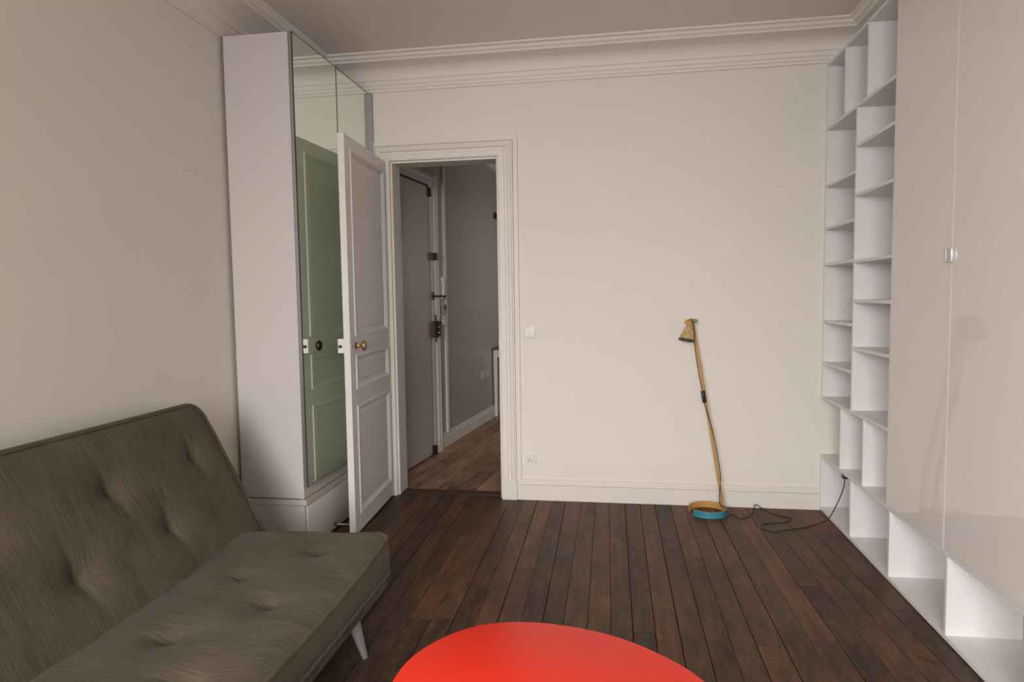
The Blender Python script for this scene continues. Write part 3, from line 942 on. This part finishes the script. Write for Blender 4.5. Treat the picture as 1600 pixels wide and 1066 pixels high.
def cushion(name, A, B, T, M, buttons, corner=0.06, crown=0.022, edge=0.05, crease=(), pipe=0.0075, low_pipe=False, sagfn=None, dd=0.034, parent=sf):
    """soft slab in its own frame: x along the length (+-A), y across (+-B), z its thickness (0..T)"""
    NX, NY = 240, 76
    vs, fs = [], []

    def place(u, v):
        a, b_ = u * A, v * B
        r = corner
        dx, dy = abs(a) - (A - r), abs(b_) - (B - r)
        if dx > 0 and dy > 0:
            L_ = math.hypot(dx, dy)
            m_ = max(dx, dy)
            if L_ > 0:
                dx, dy = dx * m_ / L_, dy * m_ / L_
            a = math.copysign(A - r + dx, a)
            b_ = math.copysign(B - r + dy, b_)
        return a, b_

    def top(u, v, a, b_):
        e = min(A * (1 - abs(u)), B * (1 - abs(v)))
        q = min(1.0, e / edge)
        h = T - 0.016 * (1 - q) ** 2
        h += crown * (1 - u ** 4) * (1 - abs(v) ** 2.6)
        h += 0.004 * mnoise.noise(Vector((a * 5, b_ * 6, T * 10 + A)))
        h += 0.002 * mnoise.noise(Vector((a * 16, b_ * 9, A)))
        for bx, by in buttons:
            ex, ey = a - bx, b_ - by
            d2 = math.hypot(ex, ey)
            h -= dd * 0.75 * math.exp(-(d2 / 0.030) ** 1.2) + dd * 0.3 * math.exp(-(d2 / 0.085) ** 2)
            # soft fold running across the slab through the button
            h -= dd * 0.30 * math.exp(-abs(ex + 0.12 * ey) / 0.016 - (ey / 0.085) ** 2)
            h -= dd * 0.12 * math.exp(-(ey / 0.05) ** 2 - (ex / 0.20) ** 2)
        if sagfn:
            h += sagfn(a, b_)
        return h
    US = [-1 + 2 * i / NX for i in range(NX + 1)]
    VS = [-1 + 2 * j / NY for j in range(NY + 1)]
    # finer rows close to the rim
    VS = [math.copysign(1 - (1 - abs(v)) ** 1.25, v) for v in VS]
    US = [math.copysign(1 - (1 - abs(u)) ** 1.12, u) for u in US]
    for u in US:
        for v in VS:
            a, b_ = place(u, v)
            vs.append((a, b_, top(u, v, a, b_)))
    W = NY + 1
    for i in range(NX):
        for j in range(NY):
            fs.append([i * W + j, (i + 1) * W + j, (i + 1) * W + j + 1, i * W + j + 1])
    rim = [i * W for i in range(NX + 1)] + [NX * W + j for j in range(1, W)] + [i * W + NY for i in range(NX - 1, -1, -1)] + [j for j in range(NY - 1, 0, -1)]
    rim_co = [Vector(vs[k]) for k in rim]
    prev = rim
    cen = Vector((0, 0, 0))
    for f, out in ((0.80, 0.007), (0.5, 0.010), (0.2, 0.007), (0.0, -0.004)):
        cur = []
        for q, k in enumerate(rim):
            c = rim_co[q]
            t = (rim_co[(q + 1) % len(rim)] - rim_co[q - 1])
            n_ = Vector((t.y, -t.x, 0)).normalized()
            cur.append(len(vs))
            p_ = c + n_ * out
            vs.append((p_.x, p_.y, c.z * f))
        for q in range(len(rim)):
            m = (q + 1) % len(rim)
            fs.append([prev[q], prev[m], cur[m], cur[q]])
        prev = cur
    fs.append(prev)
    o = mesh_obj(name, vs, fs, M_FABRIC, parent, 60, M=M)
    pip = [(c.x, c.y, c.z + 0.001) for c in rim_co]
    tube('piping', pip, pipe, M_FABRIC, o, 6, True, M)
    if low_pipe:
        t_ = []
        for q, c in enumerate(rim_co):
            d_ = rim_co[(q + 1) % len(rim)] - rim_co[q - 1]
            n_ = Vector((d_.y, -d_.x, 0)).normalized()
            t_.append((c.x + n_.x * 0.004, c.y + n_.y * 0.004, 0.004 + 0.1 * max(0.0, c.z - T)))
        tube('piping', t_, 0.0065, M_FABRIC, o, 6, True, M)
    for bx, by in buttons:
        # button sits at the bottom of its dimple
        uu, vv = bx / A, by / B
        z = top(uu, vv, bx, by)
        lathe('button', [(0, -0.004), (0.010, -0.002), (0.011, 0.002), (0.008, 0.005), (0, 0.006)], M_FABRIC, o, 14, M @ Matrix.Translation((bx, by, z)))
    return o


SY0, SY1 = 0.42, 2.33
sA = (SY1 - SY0) / 2
sC = (SY0 + SY1) / 2
# seat: local x -> world y, local y -> world -x (towards the wall), z up, tilted back a little
tilt = math.radians(-2.2)
bdir = Vector((-math.cos(tilt), 0, math.sin(tilt)))
adir = Vector((0, 1, 0))
zdir = adir.cross(bdir)
if zdir.z < 0:
    zdir = -zdir
    adir = -adir
sB = 0.325
org = Vector((-0.849, sC, 0.213)) + bdir * sB


def mat_axes(a, b_, z, o):
    return Matrix(((a.x, b_.x, z.x, o.x), (a.y, b_.y, z.y, o.y), (a.z, b_.z, z.z, o.z), (0, 0, 0, 1)))


MS = mat_axes(adir, bdir, zdir, org)
MSi = MS.inverted()
seat_btn = []
for x, y in [(-1.058, 2.171), (-1.038, 1.79), (-1.025, 1.38), (-1.02, 0.95), (-1.24, 1.975), (-1.22, 1.57), (-1.215, 1.15), (-1.215, 0.70)]:
    p = MSi @ Vector((x, y, 0.34))
    seat_btn.append((p.x, p.y))
sgn = 1 if adir.y > 0 else -1
seat = cushion('seat_cushion', sA, sB, 0.112, MS, seat_btn, 0.05, 0.026, 0.05, low_pipe=True,
               sagfn=lambda a, b_: 0.040 * max(0, 1 - (sA - sgn * a) / 0.5) ** 1.5)
# backrest: leaning on the wall side
b0, b1 = Vector((-1.43, 0, 0.30)), Vector((-1.705, 0, 0.836))
bd = (b1 - b0).normalized()
ba = Vector((0, 1, 0))
bz = ba.cross(bd)
if bz.x < 0:
    bz = -bz
    ba = -ba
bB = (b1 - b0).length / 2 + 0.03
BY0, BY1 = 0.40, 2.455
bA = (BY1 - BY0) / 2
TB = 0.085
mid = (b0 + b1) / 2 - bz * (TB + 0.006) - bd * 0.03
MB_ = mat_axes(ba, bd, bz, Vector((mid.x, (BY0 + BY1) / 2, mid.z)))
MBi = MB_.inverted()
back_btn = []
for x, y, z in [(-1.611, 2.275, 0.652), (-1.608, 1.838, 0.646), (-1.606, 1.405, 0.645), (-1.606, 0.97, 0.645), (-1.506, 2.005, 0.478), (-1.501, 1.60, 0.470), (-1.50, 1.17, 0.47), (-1.50, 0.74, 0.47)]:
    p = MBi @ Vector((x, y, z))
    back_btn.append((p.x, p.y))
back = cushion('back_cushion', bA, bB, TB, MB_, back_btn, 0.075, 0.016, 0.06, pipe=0.0105)
# upholstered base and legs
mb = box_bm(-1.50, -0.863, SY0 + 0.02, SY1 - 0.01, 0.146, 0.2125, 0.014, 3)
bm_obj('base', mb, M_FABRIC, sf, 40)


def leg(foot, topc):
    f, t = Vector(foot), Vector(topc)
    vs = []
    for c, rx, ry in ((f, 0.010, 0.013), (f * 0.5 + t * 0.5, 0.016, 0.022), (t, 0.022, 0.030)):
        for k in range(12):
            a = 2 * math.pi * k / 12
            vs.append((c.x + rx * math.cos(a), c.y + ry * math.sin(a), c.z))
    fs = [list(range(12)), [24 + k for k in range(12)]] + [[b + k, b + (k + 1) % 12, b + 12 + (k + 1) % 12, b + 12 + k] for b in (0, 12) for k in range(12)]
    return mesh_obj('leg', vs, fs, M_ALUL, sf, 50)


leg((-0.868, 2.085, 0), (-0.898, 2.06, 0.148))
leg((-0.868, 0.64, 0), (-0.915, 0.68, 0.148))
leg((-1.47, 2.085, 0), (-1.43, 2.05, 0.148))
leg((-1.47, 0.64, 0), (-1.43, 0.68, 0.148))

# ------------------------------------------------------------------ red table
tbl = thing('coffee_table', 'low table with a glossy red rounded top standing before the sofa', 'table', (-0.11, 1.18, 0))
ZTB = 0.43
arc = [(-0.460, 1.253), (-0.456, 1.313), (-0.449, 1.35), (-0.432, 1.39), (-0.404, 1.434), (-0.377, 1.467), (-0.343, 1.496), (-0.296, 1.521), (-0.262, 1.531),
       (-0.226, 1.538), (-0.159, 1.536), (-0.103, 1.529), (-0.053, 1.514), (-0.008, 1.495), (0.039, 1.474), (0.097, 1.432), (0.136, 1.395), (0.152, 1.376), (0.177, 1.339)]
arc = [(x * (1.25 - ZTB) / 0.8, y * (1.25 - ZTB) / 0.8) for x, y in arc]
rest = [(0.238, 1.268), (0.279, 1.16), (0.289, 1.05), (0.262, 0.945), (0.192, 0.868), (0.08, 0.828), (-0.05, 0.83), (-0.18, 0.866), (-0.30, 0.93), (-0.40, 1.025), (-0.456, 1.14)]
ctrl = [Vector((x, y, 0)) for x, y in arc[::2]] + [Vector((x, y, 0)) for x, y in rest]
# even out the outline
loop = catmull(ctrl, 10, True)
for _ in range(26):
    loop = [(loop[i - 1] + loop[i] * 2 + loop[(i + 1) % len(loop)]) / 4 for i in range(len(loop))]
cen = sum(loop, Vector()) / len(loop)
loop = [cen + (p - cen) * 1.016 for p in loop]
vs, fs = [], []
NL = len(loop)
rings = [(-0.012, ZTB - 0.022), (-0.003, ZTB - 0.020), (0.0, ZTB - 0.014), (0.0, ZTB - 0.004), (-0.0015, ZTB - 0.001), (-0.004, ZTB)]
for d, z in rings:
    for p in loop:
        q = p + (p - cen).normalized() * d
        vs.append((q.x, q.y, z))
for r_ in range(len(rings) - 1):
    for k in range(NL):
        m = (k + 1) % NL
        fs.append([r_ * NL + k, r_ * NL + m, (r_ + 1) * NL + m, (r_ + 1) * NL + k])
fs += [list(range(NL)), [(len(rings) - 1) * NL + k for k in range(NL)]]
mesh_obj('tabletop', vs, fs, M_RED, tbl, 35)
for x, y in ((-0.30, 1.27), (0.06, 1.22), (-0.12, 0.95)):
    dx, dy = (x + 0.11) * 0.12, (y - 1.14) * 0.12
    tube('leg', [(x, y, ZTB - 0.022), (x + dx, y + dy, 0.0)], [0.016, 0.011], M_STEEL, tbl, 14)

# ------------------------------------------------------------------ standing lamp
lp = thing('floor_lamp', 'slender wooden lamp with a dotted orange shade leaning at the back wall', 'lamp', (0.518, 3.775, 0))
cx, cy, R_ = 0.518, 3.775, 0.103


def band(name, a0, a1, r0, r1, z0, z1, mat, parent, nseg=40):
    vs, fs = [], []
    for k in range(nseg + 1):
        a = math.radians(a0 + (a1 - a0) * k / nseg)
        c, s = math.cos(a), math.sin(a)
        vs += [(cx + r0 * c, cy + r0 * s, z0), (cx + r1 * c, cy + r1 * s, z0), (cx + r1 * c, cy + r1 * s, z1), (cx + r0 * c, cy + r0 * s, z1)]
    for k in range(nseg):
        for j in range(4):
            m = (j + 1) % 4
            fs.append([k * 4 + j, k * 4 + m, k * 4 + 4 + m, k * 4 + 4 + j])
    fs += [[0, 1, 2, 3], [nseg * 4 + j for j in range(4)]]
    return mesh_obj(name, vs, fs, mat, parent, 40)


# bent strip: honey coloured inside, blue outside, open on one side
rb = band('base_ring', -145, 172, R_ - 0.004, R_, 0.0, 0.036, M_YWOOD, lp)
bo = band('outer_veneer', -145, 60, R_ + 0.0002, R_ + 0.0016, 0.0, 0.036, M_BLUE, rb)
bo['label'] = 'blue outer face'


def strip(name, p0, p1, w, t, mat, parent, wdir):
    p0, p1 = Vector(p0), Vector(p1)
    ax = (p1 - p0).normalized()
    wv = Vector(wdir); wv = (wv - ax * wv.dot(ax)).normalized()
    tv = ax.cross(wv)
    M = mat_axes(wv, tv, ax, p0)
    L_ = (p1 - p0).length
    return box(name, -w / 2, w / 2, -t / 2, t / 2, 0, L_, mat, parent, 0.002, 2, M)


P0 = Vector((0.612, 3.80, 0.004))
P1 = Vector((0.438, 3.858, 1.098))
strip('pole', P0, P1, 0.0148, 0.009, M_YWOOD, lp, (1, 0.3, 0))


def on_pole(t, dx=0.0, dy=-0.010):
    p = P0 + (P1 - P0) * t
    return p + Vector((dx, dy, 0))


# head: joint blocks, shade, bulb socket
st_, sb_ = Vector((0.416, 3.80, 1.083)), Vector((0.397, 3.78, 0.990))
ax = (sb_ - st_).normalized()
MSH = frame_to(st_, ax, (1, 0, 0))
HL = (sb_ - st_).length
sh = lathe('shade', [(0.010, 0.0), (0.0125, 0.0), (0.0175, 0.022), (0.0445, HL), (0.043, HL), (0.0155, 0.022), (0.010, 0.004)], M_DOTS, lp, 36, MSH)
lathe('shade_rim', [(0.0438, HL - 0.003), (0.0452, HL - 0.003), (0.0455, HL + 0.002), (0.041, HL + 0.002), (0.040, HL - 0.002)], M_BLACK, sh, 36, MSH)
lathe('bulb_socket', [(0.0, -0.016), (0.010, -0.016), (0.0125, -0.010), (0.0125, -0.001), (0.009, 0.03), (0, 0.032)], M_YWOOD, lp, 20, MSH)
lathe('bulb', [(0.0, 0.030), (0.008, 0.032), (0.010, 0.045), (0.017, 0.065), (0.017, 0.078), (0.009, 0.090), (0, 0.092)], M_PLASTIC, lp, 18, MSH)
tube('pivot', [(0.398, 3.80, 1.094), (0.420, 3.815, 1.100), (0.458, 3.85, 1.098)], 0.0095, M_YWOOD, lp, 14)
kb = lathe('pivot_knob', [(0, 0), (0.011, 0), (0.012, 0.006), (0.009, 0.014), (0, 0.015)], M_BLUE, lp, 16, frame_to((0.447, 3.842, 1.096), (1, -0.3, 0.1)))
lathe('pivot_knob', [(0, 0), (0.011, 0), (0.012, 0.006), (0.009, 0.012), (0, 0.013)], M_YWOOD, lp, 16, frame_to((0.404, 3.80, 1.092), (-1, -0.3, -0.3)))

# flex: from the head down the pole, through the inline switch, over the floor to the bookcase
up = [(0.412, 3.80, 1.098), (0.425, 3.795, 1.108), (0.437, 3.80, 1.085), on_pole(0.93, -0.002, -0.016), on_pole(0.86, -0.012, -0.014), on_pole(0.72, -0.014, -0.012), on_pole(0.63, -0.010, -0.012)]
tube('flex', catmull(up, 6), 0.0024, M_BLACK, lp, 6)
swp = on_pole(0.60, -0.009, -0.014)
dirp = (P1 - P0).normalized()
strip('inline_switch', swp - dirp * 0.032, swp + dirp * 0.036, 0.022, 0.014, M_BLACK, lp, (1, 0.2, 0))
low = [on_pole(0.57, -0.010, -0.012), on_pole(0.52, -0.004, -0.011), on_pole(0.47, 0.004, -0.010), on_pole(0.36, 0.013, -0.008), on_pole(0.25, 0.014, -0.006), on_pole(0.17, 0.012, 0.006),
       on_pole(0.11, -0.006, -0.014), on_pole(0.07, -0.016, -0.016), (0.590, 3.782, 0.045), (0.606, 3.765, 0.040), (0.622, 3.763, 0.020), (0.632, 3.757, 0.006)]
fl = [(0.655, 3.742, .004), (0.68, 3.692, .004), (0.717, 3.709, .004), (0.757, 3.767, .006), (0.783, 3.83, 0.018), (0.795, 3.86, 0.030), (0.815, 3.855, 0.022), (0.842, 3.832, .008), (0.883, 3.781, .004), (0.917, 3.75, .004), (0.945, 3.742, .004),
      (0.958, 3.724, .004), (0.95, 3.70, .004), (0.921, 3.661, .004), (0.849, 3.634, .004), (0.791, 3.612, .004), (0.764, 3.568, .004), (0.771, 3.521, .004), (0.818, 3.499, .004), (0.862, 3.52, .004),
      (0.93, 3.551, .004), (0.992, 3.582, .004), (1.07, 3.64, 0.006), (1.13, 3.68, 0.016), (1.15, 3.672, 0.05), (1.154, 3.62, 0.11), (1.156, 3.56, 0.18), (1.165, 3.535, 0.245), (1.172, 3.545, 0.285)]
tube('flex', catmull(low + fl, 6), 0.0026, M_BLACK, lp, 6)
pg = box('plug', 1.160, 1.196, 3.53, 3.565, 0.284, 0.308, M_BLACK, lp, 0.004, 2)
